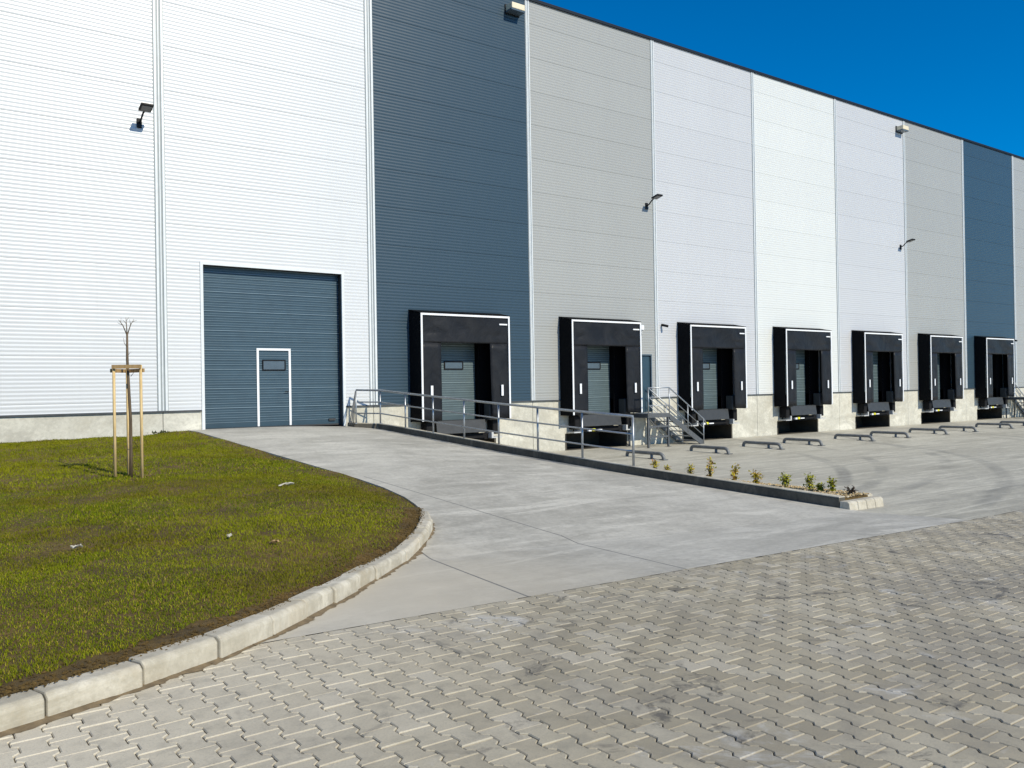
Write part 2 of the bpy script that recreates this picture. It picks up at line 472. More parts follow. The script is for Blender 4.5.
def build_lawn():
    ys = np.r_[np.linspace(ty[0] + .001, -12, 130), np.linspace(-11.9, -.012, 110)]
    u = np.r_[0, np.linspace(.3, .9, 30), np.linspace(.905, 1, 60)]
    xl = -26.0
    X = xl + (lawn_right(ys)[:, None] - xl) * u[None, :]
    Y = np.repeat(ys[:, None], len(u), 1)
    Z = lawn_z(X, Y)
    V = np.stack([X, Y, Z], -1).reshape(-1, 3)
    nu = len(u)
    idx = np.arange(len(ys) * nu).reshape(len(ys), nu)
    Fc = np.stack([idx[:-1, :-1], idx[:-1, 1:], idx[1:, 1:], idx[1:, :-1]], -1).reshape(-1, 4)
    o = np_mesh('lawn', V, Fc, M['soil'], smooth=True)
    tag(o, 'sloping lawn ground between the kerb and the white wall', 'lawn', kind='structure')
build_lawn()

def vnoise(x, y):
    return (np.sin(x * 1.7 + 1.3 * np.sin(y * 1.1)) + np.sin(y * 2.3 + 1.7 * np.sin(x * .9 + 2)) + .6 * np.sin(x * 5.1 + y * 4.3) + .6 * np.sin(x * 3.7 - y * 6.1)) / 3.2

def build_grass():
    V = []; 
    def area(x0, x1, y0, y1, dens, w, h):
        n = int((x1 - x0) * (y1 - y0) * dens)
        x = rng.uniform(x0, x1, n); y = rng.uniform(y0, y1, n)
        d = lawn_right(y) - x
        bare = .17 + .42 * np.exp(-((x - .9) / 1.2) ** 2) * (y < -16.3) + .16 * vnoise(x * 2.3, y * 2.3) + .07 * vnoise(x * 7.3, y * 6.1)
        keep = d > np.where(y < -12.9, np.clip(bare, .03, .8), .02)
        near = np.clip(d / .55, 0, 1)
        keep &= rng.random(n) < .25 + .75 * near
        keep &= rng.random(n) < np.clip(.85 + .5 * vnoise(x * .9, y * 1.1) + .3 * vnoise(x * 4.1, y * 5.3), .3, 1)
        keep &= (vnoise(x * 1.9 + 3, y * 2.7) + .6 * vnoise(x * 5.3, y * 7.1) > -.78) | (rng.random(n) < .3)
        keep &= y > ty[0] + .05
        x, y = x[keep], y[keep]; n = len(x)
        z = lawn_z(x, y)
        hh = h * rng.uniform(.5, 1.35, n) * np.clip(.95 + .3 * vnoise(x * 1.3 + 5, y * 1.7), .55, 1.4)
        a = rng.uniform(0, 2 * PI, n); lean = rng.uniform(.2, 1.3, n) * hh; la = rng.uniform(0, 2 * PI, n)
        ww = w * rng.uniform(.7, 1.3, n)
        ax, ay = np.cos(a) * ww / 2, np.sin(a) * ww / 2
        p0 = np.stack([x - ax, y - ay, z - .006], -1); p1 = np.stack([x + ax, y + ay, z - .006], -1)
        m = np.stack([x + .3 * lean * np.cos(la), y + .3 * lean * np.sin(la), z + hh * .6], -1)
        q0 = m - np.stack([ax * .7, ay * .7, 0 * x], -1); q1 = m + np.stack([ax * .7, ay * .7, 0 * x], -1)
        tp = np.stack([x + lean * np.cos(la), y + lean * np.sin(la), z + hh], -1)
        return np.stack([p0, p1, q1, q0, tp], 1)
    A = np.concatenate([
        area(-.6, 6.2, -18.4, -14.2, 5600, .0055, .021),
        area(-.8, 6.5, -14.2, -9, 3400, .0075, .023),
        area(-.6, 6.5, -9, -.02, 1700, .011, .029),
        area(-5, -.8, -18.4, -.02, 300, .016, .045),
    ])
    n = len(A)
    V = A.reshape(-1, 3); b = np.arange(n)[:, None] * 5
    T = np.concatenate([b + np.array([[0, 1, 2]]), b + np.array([[0, 2, 3]]), b + np.array([[3, 2, 4]])])
    o = np_mesh('grass', V, T, M['grass'])
    tag(o, 'short olive green grass covering the lawn', 'grass', kind='stuff')
build_grass()
def soil_clods():
    i = rng.integers(i0, len(kp) - 2, 5200)
    off = KW + np.abs(rng.normal(0, .16, len(i))) - .045
    P = kp[i] + kn[i] * off[:, None] + rng.normal(0, .01, (len(i), 2))
    r = rng.uniform(.004, .016, len(i)) * np.where(off < KW, .6, 1)
    z = np.where(off < KW + .005, Rz(P[:, 0], P[:, 1]) + .143, lawn_z(P[:, 0], P[:, 1])) + r * .3
    base = np.array([(1, 0, 0), (-1, 0, 0), (0, 1, 0), (0, -1, 0), (0, 0, .8), (0, 0, -.8)], float)
    B = base[None] * (r[:, None, None] * rng.uniform(.6, 1.4, (len(i), 6, 1)))
    V = (B + np.c_[P, z][:, None, :]).reshape(-1, 3); b = np.arange(len(i))[:, None] * 6
    T = np.concatenate([b + np.array([t]) for t in ([0, 2, 4], [2, 1, 4], [1, 3, 4], [3, 0, 4], [2, 0, 5], [1, 2, 5], [3, 1, 5], [0, 3, 5])])
    tag(np_mesh('soil_crumbs', V, T, M['soil']), 'brown soil crumbs spilling over the inner edge of the kerb', 'soil', kind='stuff')
soil_clods()

# ------------------------------------------------------------------ ramp, yard, pavers
EDGE_Y = -17.42
def grid_obj(name, ys, left, right, nx, zf, mat, label, cat, skirt=None):
    u = np.linspace(0, 1, nx)
    L = np.array([left(y) for y in ys]); R = np.array([right(y) for y in ys])
    X = L[:, None] + (R - L)[:, None] * u[None]; Y = np.repeat(np.array(ys)[:, None], nx, 1)
    Z = zf(X, Y)
    V = np.stack([X, Y, Z], -1).reshape(-1, 3)
    idx = np.arange(len(ys) * nx).reshape(len(ys), nx)
    Fc = np.stack([idx[:-1, :-1], idx[:-1, 1:], idx[1:, 1:], idx[1:, :-1]], -1).reshape(-1, 4)
    if skirt:
        bl = idx[:, 0]; n0 = len(V)
        V2 = V[bl] - np.array([0, 0, skirt]); V = np.r_[V, V2]
        k = np.arange(len(bl))
        Fs = np.stack([bl[1:], bl[:-1], n0 + k[:-1], n0 + k[1:]], -1)
        Fc = np.r_[Fc, Fs]
    o = np_mesh(name, V, Fc, mat, smooth=False)
    return tag(o, label, cat, kind='structure')
kx = kp[:, 0]; ky = np.maximum.accumulate(kp[:, 1]) + np.arange(len(kp)) * 1e-6
def ramp_left(y):
    if y < -13.12: return float(np.interp(y, ky[i0:], kx[i0:])) - .12
    return float(np.interp(y, [p[1] for p in LAWN_E], [p[0] for p in LAWN_E]))
ys = np.r_[np.linspace(EDGE_Y, -12, 90), np.linspace(-11.9, -.004, 80)]
grid_obj('ramp', ys, ramp_left, lambda y: 11.49, 60, Rz, M['ramp'], 'pale concrete ramp rising to the big blue gate', 'ramp', skirt=.2)
grid_obj('yard', ys, lambda y: 11.49, lambda y: 60.0, 90, Fz, M['yard'], 'pale concrete loading yard marked by tyre tracks', 'yard')
grid_obj('far_yard', [EDGE_Y, -11, -5, -.004], lambda y: 60.0, lambda y: 190.0, 8, Fz, M['yard'], 'concrete yard running on along the far docks', 'yard')
# base under the blocks and the wide ground all round
def base_z(X, Y): return Fz(np.clip(X, 2, 40), Y) - .016
grid_obj('paving_bed', list(np.linspace(-30, EDGE_Y, 14)), lambda y: -26.0, lambda y: 60.0, 90, base_z, M['sand'], 'sand bed under the paving blocks', 'ground')
m = MB(); m.box(-300, 320, -260, 300, -1.2, -.6); tag(m.build('ground', M['asphalt']), 'wide plain ground around the warehouse', 'ground', kind='structure')

def build_pavers():
    px, py = .150, .2125
    g = .0024
    W1, W2 = .09 - g, .06 - g; H = .10625 - g
    out = np.array([(-W1, -H), (W1, -H), (W1, -.068), (W2, -.041), (W2, .041), (W1, .068), (W1, H), (-W1, H), (-W1, .068), (-W2, .041), (-W2, -.041), (-W1, -.068)])
    # inset outline for the chamfer
    c = .0048
    ins = np.array([(-W1 + c, -H + c), (W1 - c, -H + c), (W1 - c, -.068 - c * .42), (W2 - c, -.041 - c * .42), (W2 - c, .041 + c * .42), (W1 - c, .068 + c * .42),
                    (W1 - c, H - c), (-W1 + c, H - c), (-W1 + c, .068 + c * .42), (-W2 + c, .041 + c * .42), (-W2 + c, -.041 - c * .42), (-W1 + c, -.068 - c * .42)])
    C = []
    x0, x1, y0, y1 = -5.0, 30.0, -24.0, EDGE_Y
    for i in range(int(x0 / px), int(x1 / px)):
        off = .5 * py if i % 2 else 0.0
        for j in range(int(y0 / py) - 1, int(y1 / py) + 2):
            C.append((i * px + .075, j * py + off))
    C = np.array(C)
    C = C[(C[:, 1] - H < EDGE_Y - .03) & (C[:, 1] > y0)]
    # drop blocks behind the kerb
    kyx = np.interp(C[:, 0], kp[:, 0], kp[:, 1])
    C = C[(C[:, 1] < kyx + .12) | (C[:, 0] > 5)]
    n = len(C)
    jit = rng.uniform(-.0022, .0022, (n, 1)); tilt = rng.normal(0, .0075, (n, 2))
    def ring(o, z):
        P = C[:, None, :] + o[None]
        P[:, :, 1] = np.minimum(P[:, :, 1], EDGE_Y - (.004 if z < 0 else .006))
        zz = Fz(np.clip(P[:, :, 0], 2, 40), P[:, :, 1]) + z + jit + o[None, :, 0] * tilt[:, :1] + o[None, :, 1] * tilt[:, 1:]
        return np.concatenate([P, zz[:, :, None]], -1)
    top = ring(ins, .0); mid = ring(out, -.0052); low = ring(out, -.05)
    V = np.concatenate([top, mid, low], 1).reshape(-1, 3)
    b = np.arange(n)[:, None] * 36
    quads = []
    for k in range(12):
        j = (k + 1) % 12
        quads.append(b + np.array([[12 + k, 12 + j, j, k]]))
        quads.append(b + np.array([[24 + k, 24 + j, 12 + j, 12 + k]]))
    # top as quads over the waist shape
    for q in ([0, 1, 2, 11], [11, 2, 3, 10], [10, 3, 4, 9], [9, 4, 5, 8], [8, 5, 6, 7]):
        quads.append(b + np.array([q]))
    Fc = np.concatenate(quads)
    o = np_mesh('paved_road', V, Fc, M['paver'])
    tag(o, 'grey interlocking paving blocks in the foreground', 'paving', kind='structure')
build_pavers()

# ------------------------------------------------------------------ ramp kerb wall and planting bed
def ramp_edge():
    root = empty('ramp_kerb', (11.5, -8, 0)); tag(root, 'concrete kerb wall, coloured as if in shade, along the ramp under the railing', 'kerb', kind='structure')
    root.location = (0, 0, 0)
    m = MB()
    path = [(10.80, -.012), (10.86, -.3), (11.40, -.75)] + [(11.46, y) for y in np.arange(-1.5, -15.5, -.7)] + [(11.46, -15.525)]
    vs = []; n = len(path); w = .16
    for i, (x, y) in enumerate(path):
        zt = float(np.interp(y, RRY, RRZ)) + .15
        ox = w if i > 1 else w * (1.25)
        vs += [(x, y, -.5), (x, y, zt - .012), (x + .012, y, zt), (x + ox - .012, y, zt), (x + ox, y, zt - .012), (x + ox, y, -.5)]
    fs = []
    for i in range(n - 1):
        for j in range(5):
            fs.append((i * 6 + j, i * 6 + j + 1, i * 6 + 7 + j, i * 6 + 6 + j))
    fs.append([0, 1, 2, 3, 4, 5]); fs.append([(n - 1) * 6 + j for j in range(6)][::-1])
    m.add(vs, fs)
    m.build('kerb_wall', M['kerbshade'], root)
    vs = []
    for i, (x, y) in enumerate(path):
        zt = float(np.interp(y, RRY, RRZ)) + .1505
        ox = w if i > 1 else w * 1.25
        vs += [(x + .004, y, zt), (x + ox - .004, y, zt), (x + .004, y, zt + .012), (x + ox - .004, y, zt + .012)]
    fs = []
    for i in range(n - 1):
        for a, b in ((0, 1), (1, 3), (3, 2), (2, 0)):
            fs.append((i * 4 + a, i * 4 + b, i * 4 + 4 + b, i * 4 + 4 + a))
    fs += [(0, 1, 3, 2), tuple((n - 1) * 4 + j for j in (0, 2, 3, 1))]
    MB().add(vs, fs).build('kerb_sunlit_top', M['kerb'], root)  # added pale strip, painted sunlight along the top of the darkened wall
    # low kerb stones closing the end of the bed
    xe = 11.462
    for k in range(4):
        wd = .23
        s = MB(); zb = float(Fz(12.0, -15.6))
        s.prism([(-15.72, zb - .1), (-15.69, zb + .125), (-15.66, zb + .145), (-15.53, zb + .145), (-15.53, zb - .1)][::1], 0, xe + k * wd + .004, xe + (k + 1) * wd - .004)
        s.build('kerb_stone', M['kerb'], root, bevel=.01, seg=2)
    # long kerb on the yard side of the bed
    for k in range(14):
        y0 = -15.522 + k * .5
        s = MB(); s.box(12.24, 12.385, y0 + .003, y0 + .497, -.25, .40)
        s.build('kerb_stone', M['kerb'], root, bevel=.01, seg=2)
ramp_edge()
m = MB(); m.box(11.625, 12.235, -15.525, -8.53, -.3, .395)
tag(m.build('bed_soil', M['soil']), 'soil filling the narrow planting bed beside the ramp', 'soil', kind='structure')
def gravel():
    n = 9000
    x = rng.uniform(11.63, 12.36, n); y = rng.uniform(-15.5, -8.6, n); r = rng.uniform(.008, .022, n)
    z = .40 + r * .4 + .03 * rng.random(n) * np.clip(1 - np.abs(x - 11.95) / .3, 0, 1)
    base = np.array([(1, 0, 0), (-1, 0, 0), (0, 1, 0), (0, -1, 0), (0, 0, .8), (0, 0, -.8)], float)
    a = rng.uniform(0, 2 * PI, n); ca, sa = np.cos(a), np.sin(a)
    B = base[None] * (r[:, None, None] * rng.uniform(.6, 1.3, (n, 6, 1)))
    V = np.stack([B[:, :, 0] * ca[:, None] - B[:, :, 1] * sa[:, None] + x[:, None], B[:, :, 0] * sa[:, None] + B[:, :, 1] * ca[:, None] + y[:, None], B[:, :, 2] + z[:, None]], -1).reshape(-1, 3)
    b = np.arange(n)[:, None] * 6
    T = np.concatenate([b + np.array([t]) for t in ([0, 2, 4], [2, 1, 4], [1, 3, 4], [3, 0, 4], [2, 0, 5], [1, 2, 5], [3, 1, 5], [0, 3, 5])])
    tag(np_mesh('gravel', V, T, M['gravel']), 'tan gravel strewn over the planting bed', 'gravel', kind='stuff')
gravel()

# shrubs in the bed ------------------------------------------------
PL = [(-11.20, .30, .16, 'y', 'young yellow-green shrub nearest the railing end in the gravel bed'),
      (-11.62, .22, .15, 'o', 'low orange-tinged shrub second from the railing end'),
      (-12.15, .28, .18, 'y', 'rounded yellow-green shrub third from the railing end'),
      (-12.63, .42, .17, 'y', 'tallest slim shrub of the bed with a column of golden leaves'),
      (-13.17, .34, .22, 'y', 'open spreading shrub just past the tallest slim one'),
      (-13.60, .24, .22, 'o', 'squat dark-based shrub in the middle of the gravel'),
      (-14.18, .25, .20, 'g', 'widest bushy yellow-green shrub on the gravel'),
      (-14.66, .28, .22, 'g', 'big leafy green shrub beside a tiny seedling'),
      (-14.86, .12, .12, 'g', 'tiny pale seedling between two leafy green shrubs'),
      (-15.06, .23, .14, 'g', 'upright green shrub last but one before the bed end'),
      (-15.40, .12, .16, 'd', 'small dark withered shrub closest to the pale end stones')]
M['leafd'] = simple('withered leaves', (.035, .022, .014), .7, 0, .4, 30)
def shrub(y, h, w, kind, label):
    x = 11.97 + random.uniform(-.05, .05)
    root = empty('shrub', (x, y, .42)); tag(root, label, 'shrub', 'young shrubs in the gravel bed')
    st = MB(); lf = MB()
    ns = 6
    for k in range(ns):
        a = random.uniform(0, 2 * PI); r = w * random.uniform(.1, .42)
        hh = h * random.uniform(.65, 1.0)
        p = [Vector((0, 0, -.02)), Vector((r * .4 * math.cos(a), r * .4 * math.sin(a), hh * .5)), Vector((r * math.cos(a), r * math.sin(a), hh))]
        st.tube(p, [.006, .005, .003], 5)
        for j in range(26 if kind != 'd' else 12):
            t = random.uniform(.12, 1.0)
            q = p[0].lerp(p[1], t * 2) if t < .5 else p[1].lerp(p[2], t * 2 - 1)
            q = q + Vector((random.gauss(0, w * .13), random.gauss(0, w * .13), random.gauss(0, .015)))
            L = random.uniform(.036, .066); wd = L * .62
            d = Vector((random.gauss(0, 1), random.gauss(0, 1), random.gauss(.3, .6))).normalized()
            s = d.cross(Vector((random.gauss(0, .3), random.gauss(0, .3), 1))).normalized() * wd * .5
            u = d.cross(s).normalized() * wd * .18
            lf.add([q, q + d * L * .5 + s + u, q + d * L, q + d * L * .5 - s + u], [(0, 1, 2), (0, 2, 3)])
    st.build('stem', M['bark'], root, fix=False)
    lf.build('foliage', {'y': M['leaf'], 'o': M['leaf'], 'g': M['leafg'], 'd': M['leafd']}[kind], root, fix=False)
for a in PL: shrub(*a)

# ------------------------------------------------------------------ warehouse
X0 = 5.65; BAY = 6.0; ROOF = 15.36; PT = 1.69
WH = empty('warehouse', (0, 0, 0))
tag(WH, 'long tall warehouse clad in white, grey and dark blue ribbed panels', 'warehouse')
K0, K1 = -6, 20
colours = {-1: 'white', 0: 'white', 1: 'blue', 2: 'grey', 3: 'lav', 4: 'white2', 5: 'lav', 6: 'grey', 7: 'blue'}
colours[-1] = 'white'
def bay_colour(k):
    if k <= 0: return ['white', 'white', 'lav', 'grey', 'blue', 'grey'][(-k) % 6]
    return ['blue', 'grey', 'lav', 'white2', 'lav', 'grey'][(k - 1) % 6]
def rib_profile(z0, z1):
    """(y,z) profile from z0 to z1: shallow ribs at 0.115 m, deeper joint each 1.15 m"""
    p = 1.15 / 12; A = .0026
    k0 = math.floor((z0 - 7.68) / p) - 1
    pts = []
    for k in range(k0, k0 + int((z1 - z0) / p) + 4):
        zc = 7.68 + k * p
        for j in range(6):
            ph = j / 6
            y = A * (1 + math.cos(2 * PI * ph))
            if k % 12 == 0 and j == 0:
                pts += [(.005, zc - .011), (.0125, zc - .006), (.0125, zc + .004), (.005, zc + .009)]
            else:
                pts.append((y, zc + ph * p))
    pts = [(y, z) for y, z in pts if z0 + .001 < z < z1 - .001]
    return [(0, z0)] + pts + [(0, z1)]
def clad(m, x0, x1, z0, z1):
    pr = rib_profile(z0, z1); n = len(pr)
    vs = [(x0, y, z) for y, z in pr] + [(x1, y, z) for y, z in pr]
    m.add(vs, [(i, n + i, n + i + 1, i + 1) for i in range(n - 1)])
GX0, GX1, GZ0, GZ1 = 6.70, 10.66, 1.18, 5.545
docks = [14.6 + 5.958 * k for k in range(7)]
SD = [(22.42, 23.32), (52.42, 53.32)]      # side doors at the steel stairs
for k in range(K0, K1):
    xa = X0 + (k) * BAY; xb = xa + BAY
    m = MB(); mat = M[bay_colour(k)]
    dk = [c for c in docks if xa < c < xb]
    sd = [s for s in SD if xa < s[0] < xb]
    if k == 0:
        clad(m, xa, GX0, PT, ROOF); clad(m, GX1, xb, PT, ROOF); clad(m, GX0, GX1, GZ1, ROOF)
    elif dk:
        c = dk[0]
        clad(m, xa, c - 1.12, PT, ROOF); clad(m, c - 1.12, c + .82, 3.9, ROOF)
        if sd:
            clad(m, c + .82, sd[0][0], PT, ROOF); clad(m, sd[0][0], sd[0][1], 3.28, ROOF); clad(m, sd[0][1], xb, PT, ROOF)
        else:
            clad(m, c + .82, xb, PT, ROOF)
    else:
        clad(m, xa, xb, PT, ROOF)
        if sd: pass
    m.build('wall_panel', mat, WH, fix=False)
    # plinth of this bay
    Y0, Y1 = .022, .32
    def pl(x0, x1, z0, z1, y0=.022): MB().box(x0, x1, y0, Y1, z0, z1).build('plinth', M['plinth'], WH, bevel=.008)
    e = .006
    if k == 0:
        pl(xa + e, GX0 - .005, -.6, PT - .012); pl(GX1 + .005, xb - e, -.6, PT - .012)
    elif dk:
        c = dk[0]
        pl(xa + e, c - 1.5, -.6, PT - .012)
        if sd:
            pl(c + 1.5, sd[0][0], -.6, PT - .012); pl(sd[0][0], sd[0][1], -.6, 1.14); pl(sd[0][1], xb - e, -.6, PT - .012)
        else:
            pl(c + 1.5, xb - e, -.6, PT - .012)
        pl(c - 1.499, c - 1.12, .50, PT - .012, .024); pl(c + .82, c + 1.499, .50, PT - .012, .024)
    else:
        pl(xa + e, xb - e, -.6, PT - .012)
    # drip flashing under the cladding
    runs = [(xa, xb)]
    if k == 0: runs = [(xa, GX0 - .09), (GX1 + .09, xb)]
    elif dk:
        runs = [(xa, dk[0] - 1.5), (dk[0] + 1.5, sd[0][0] - .05), (sd[0][1] + .05, xb)] if sd else [(xa, dk[0] - 1.5), (dk[0] + 1.5, xb)]
    for a, b in runs: MB().box(a + .002, b - .002, -.028, .06, PT - .03, PT + .012).build('flashing', M['flash'], WH)
    # seam trim at the left side of the bay
    t = MB()
    w = .115 if k <= 1 else .07
    mt = M['trim']
    q = w * .5
    t.prism([(xa - w, .008), (xa - w, -.026), (xa - q, -.026), (xa - q, -.004), (xa - .014, -.004), (xa - .014, -.018), (xa + .014, -.018), (xa + .014, -.004), (xa + q, -.004), (xa + q, -.030), (xa + w, -.030), (xa + w, .008)], 2, PT + .014, ROOF - .002)
    t.build('seam_trim', mt, WH)
    MB().box(xa - w - .022, xa + w + .022, -.006, .007, PT + .015, ROOF - .003).build('seam_shade_strip', M['trimshade'], WH)  # grey strip standing in for the shadow lines of the trim
XL, XR = X0 + K0 * BAY, X0 + K1 * BAY
m = MB(); m.box(XL - .03, XR + .03, -.06, .12, ROOF, ROOF + .10); m.build('roof_coping', M['coping'], WH)
m = MB(); m.box(XL, XR, .13, 70, ROOF - .4, ROOF + .02); m.build('roof', M['trimshade'], WH)
for nm, a, b in (('end_wall', XL, XL + .2), ('end_wall', XR - .2, XR)):
    m = MB(); m.box(a, b, .33, 70, -.6, ROOF - .41); m.build(nm, M['grey'], WH)
m = MB(); m.box(XL, XR, 70, 70.2, -.6, ROOF); m.build('rear_wall', M['grey'], WH)
m = MB(); m.box(XL, XR, 3.0, 3.1, -.6, ROOF - .5); m.build('inner_wall', M['foam'], WH)

# the big gate -----------------------------------------------------
def ribbed_door(x0, x1, z0, z1, y, pitch, mat, line, name, parent):
    """sectional door leaf: flat bands with a raised bright bead at every pitch"""
    m = MB(); pts = []; z = z0
    prof = [(y, z0)]
    k = 0
    zz = z0 + pitch
    while zz < z1 - .01:
        big = (k % 4 == 3)
        d = .010 if big else .006
        prof += [(y, zz - .014), (y + d, zz - .006), (y + d, zz + .002), (y - .004, zz + .006), (y - .004, zz + .014), (y, zz + .018)]
        zz += pitch; k += 1
    prof.append((y, z1)); n = len(prof)
    m.add([(x0, a, b) for a, b in prof] + [(x1, a, b) for a, b in prof], [(i, n + i, n + i + 1, i + 1) for i in range(n - 1)])
    o = m.build(name, mat, parent, fix=False)
    l = MB(); zz = z0 + pitch; k = 0
    while zz < z1 - .02:
        h = .015 if k % 4 == 3 else .009
        l.box(x0 + .01, x1 - .01, y - .0075, y - .0035, zz + .006, zz + .006 + h)
        if zz + pitch * .5 < z1 - .02: l.box(x0 + .01, x1 - .01, y - .0025, y + .001, zz + pitch * .55, zz + pitch * .55 + .005)
        zz += pitch; k += 1
    l.build('bead', line, o)
    return o
gate = ribbed_door(GX0 - .05, GX1 + .05, 1.19, GZ1 + .1, .24, .131, M['gate'], M['gateline'], 'gate', WH)
m = MB(); fw = .075
m.ring(GX0 - fw, GX1 + fw, -.022, .03, 1.12, GZ1 + fw, fw, True)
m.build('gate_frame', M['trim'], gate)
m = MB(); m.ring(GX0 - .06, GX1 + .06, .031, .30, 1.10, GZ1 + .06, .0585, True)
m.build('gate_reveal', M['steel_dark'], gate)
m = MB(); wx0, wx1, wz1 = 8.19, 9.17, 3.36
m.ring(wx0, wx1, .212, .234, 1.195, wz1, .06, True)
m.build('wicket_door_frame', M['mark'], gate)
m = MB(); a, b, c, d = 8.35, 9.02, 2.74, 3.04
m.ring(a, b, .205, .238, c, d, .03)
m.build('window_frame', M['rubber'], gate, bevel=.006)
m = MB(); m.box(a + .03, b - .03, .224, .234, c + .03, d - .03); m.build('window', M['winframe'], gate)
m = MB(); m.box(9.07, 9.09, .178, .234, 2.13, 2.15); m.box(8.97, 9.09, .170, .180, 2.128, 2.152); m.build('handle', M['black'], gate, bevel=.003)
m = MB(); m.box(10.3, 10.5, .19, .236, 1.28, 1.34); m.build('lock', M['steel_dark'], gate)
m = MB(); m.box(GX0, GX1, .20, .30, 1.15, 1.188); m.build('threshold', M['steel_dark'], gate)

# dock doors -------------------------------------------------------
for c in docks:
    d = ribbed_door(c - 1.12, c + .82, 1.15, 3.95, .2, .148, M['dockdoor'], M['dockline'], 'dock_door', WH)
    w = MB(); a, b, z0, z1 = c - .36, c + .36, 2.76, 3.03
    w.ring(a, b, .17, .198, z0, z1, .038)
    w.build('window_frame', M['rubber'], d)
    w = MB(); w.box(a + .04, b - .04, .18, .192, z0 + .035, z1 - .035); w.build('window', M['winframe'], d)
    j = MB(); j.ring(c - 1.16, c + .86, -.012, .3, 1.15, 3.95, .04, True)
    j.build('door_jamb', M['foam'], d)
    j = MB(); j.prism([(c - 1.5, 1.16), (c - 1.161, 1.16), (c - 1.161, 3.951), (c + .861, 3.951), (c + .861, 1.16), (c + 1.5, 1.16), (c + 1.5, 4.3), (c - 1.5, 4.3)], 1, -.034, -.013)
    j.build('door_seal', M['foam'], d)

# side doors by the stairs ------------------------------------------
for a, b in SD:
    m = MB(); m.box(a, b, .05, .1, 1.15, 3.26); o = m.build('side_door', M['gate'], WH)
    m = MB(); m.ring(a - .05, b + .05, -.012, .1, 1.15, 3.33, .05, True); m.build('door_frame', M['winframe'], o)
    m = MB(); m.tube([(a + .08, .05, 2.15), (a + .08, -.01, 2.15), (a + .2, -.01, 2.15)], .011, 6); m.build('handle', M['galv'], o)

# ------------------------------------------------------------------ dock shelters (each a thing)
def make_shelter():
    r = empty('dock_shelter', (docks[0], 0, 0))
    # local x: -1.66 .. 1.66, front at y=-.6
    A, B = -1.66, 1.66; yf = -.60; zt = 4.46; zb = 1.17
    for s, x in ((-1, A), (1, B)):
        m = MB(); th = .03
        xa, xb = (x, x + th) if s < 0 else (x - th, x)
        xw0, xw1 = (xa - .05, xb - .05) if s < 0 else (xa + .02, xb + .02)
        ze = zb - .02
        m.add([(xa, yf + .05, ze), (xb, yf + .05, ze), (xw1, -.004, ze), (xw0, -.004, ze), (xa, yf + .05, zt - .01), (xb, yf + .05, zt - .01), (xw1, -.004, zt + .1), (xw0, -.004, zt + .1)],
              [(0, 1, 2, 3), (4, 7, 6, 5), (0, 4, 5, 1), (1, 5, 6, 2), (2, 6, 7, 3), (3, 7, 4, 0)])
        m.build('side_cover', M['cover'], r)
    m = MB()
    m.add([(A - .02, yf - .02, zt), (B + .02, yf - .02, zt), (B + .04, -.004, zt + .115), (A - .07, -.004, zt + .115), (A - .02, yf - .02, zt + .025), (B + .02, yf - .02, zt + .025), (B + .04, -.004, zt + .145), (A - .07, -.004, zt + .145)],
          [(0, 3, 2, 1), (4, 5, 6, 7), (0, 1, 5, 4), (1, 2, 6, 5), (2, 3, 7, 6), (3, 0, 4, 7)])
    m.build('rain_cover', M['cover'], r)
    # head curtain with slack folds
    def sheet(name, poly_fn, nu, nv, sag):
        V = []; Fs = []
        for j in range(nv + 1):
            for i in range(nu + 1):
                u, v = i / nu, j / nv
                x, z = poly_fn(u, v)
                y = yf + .016 - sag * math.sin(PI * u) * (.4 + .6 * (1 - v)) * (.5 + .5 * math.sin(7 * u + 3 * v)) + .014 * math.sin(11 * u + 2 * v) * math.sin(PI * v) + .018 * math.exp(-((u - .1) ** 2 + (v - .35) ** 2) / .006) + .018 * math.exp(-((u - .88) ** 2 + (v - .3) ** 2) / .008)
                V.append((x, y, z))
        for j in range(nv):
            for i in range(nu):
                a = j * (nu + 1) + i; Fs.append((a, a + 1, a + nu + 2, a + nu + 1))
        q = MB(); q.add(V, Fs, True)
        o = q.build(name, M['fabric'], r, fix=False)
        s = o.modifiers.new('s', 'SOLIDIFY'); s.thickness = .012; s.offset = -1
        return o
    sheet('head_curtain', lambda u, v: (A + .03 + u * (B - A - .06), 3.575 - .04 * u * 0 + v * (zt - 3.585)), 36, 16, .05)
    sheet('side_curtain', lambda u, v: (A + .03 + u * .70, 1.17 + v * 2.42), 6, 12, .02)
    sheet('side_curtain', lambda u, v: ((.90 + .06 * (1 - v)) + u * (B - .03 - .90 - .06 * (1 - v)), 1.17 + v * 2.42), 6, 12, .02)
    # the two seams where the head curtain tucks behind the frame
    m = MB(); w = .062
    m.ring(A, B, yf - .035, yf - .01, zb, zt, w, True)
    m.build('white_frame', M['mark'], r, bevel=.004)
    for x in (-1.31, 1.32):
        m = MB(); m.box(x - .04, x + .04, yf - .05, yf - .025, 1.90, 2.25); m.build('guide_mark', M['mark'], r)
    m = MB(); m.box(1.24, 1.55, yf - .045, yf - .02, 4.17, 4.215); m.build('head_mark', M['mark'], r)
    # corner pad at the foot of the opening
    m = MB(); m.box(.93, 1.2, -.46, -.12, 1.12, 1.68); m.build('corner_pad', M['steel_dark'], r, bevel=.03, seg=3)
    m = MB(); m.box(-1.25, -1.0, -.46, -.12, 1.12, 1.68); m.build('corner_pad', M['steel_dark'], r, bevel=.03, seg=3)
    return r
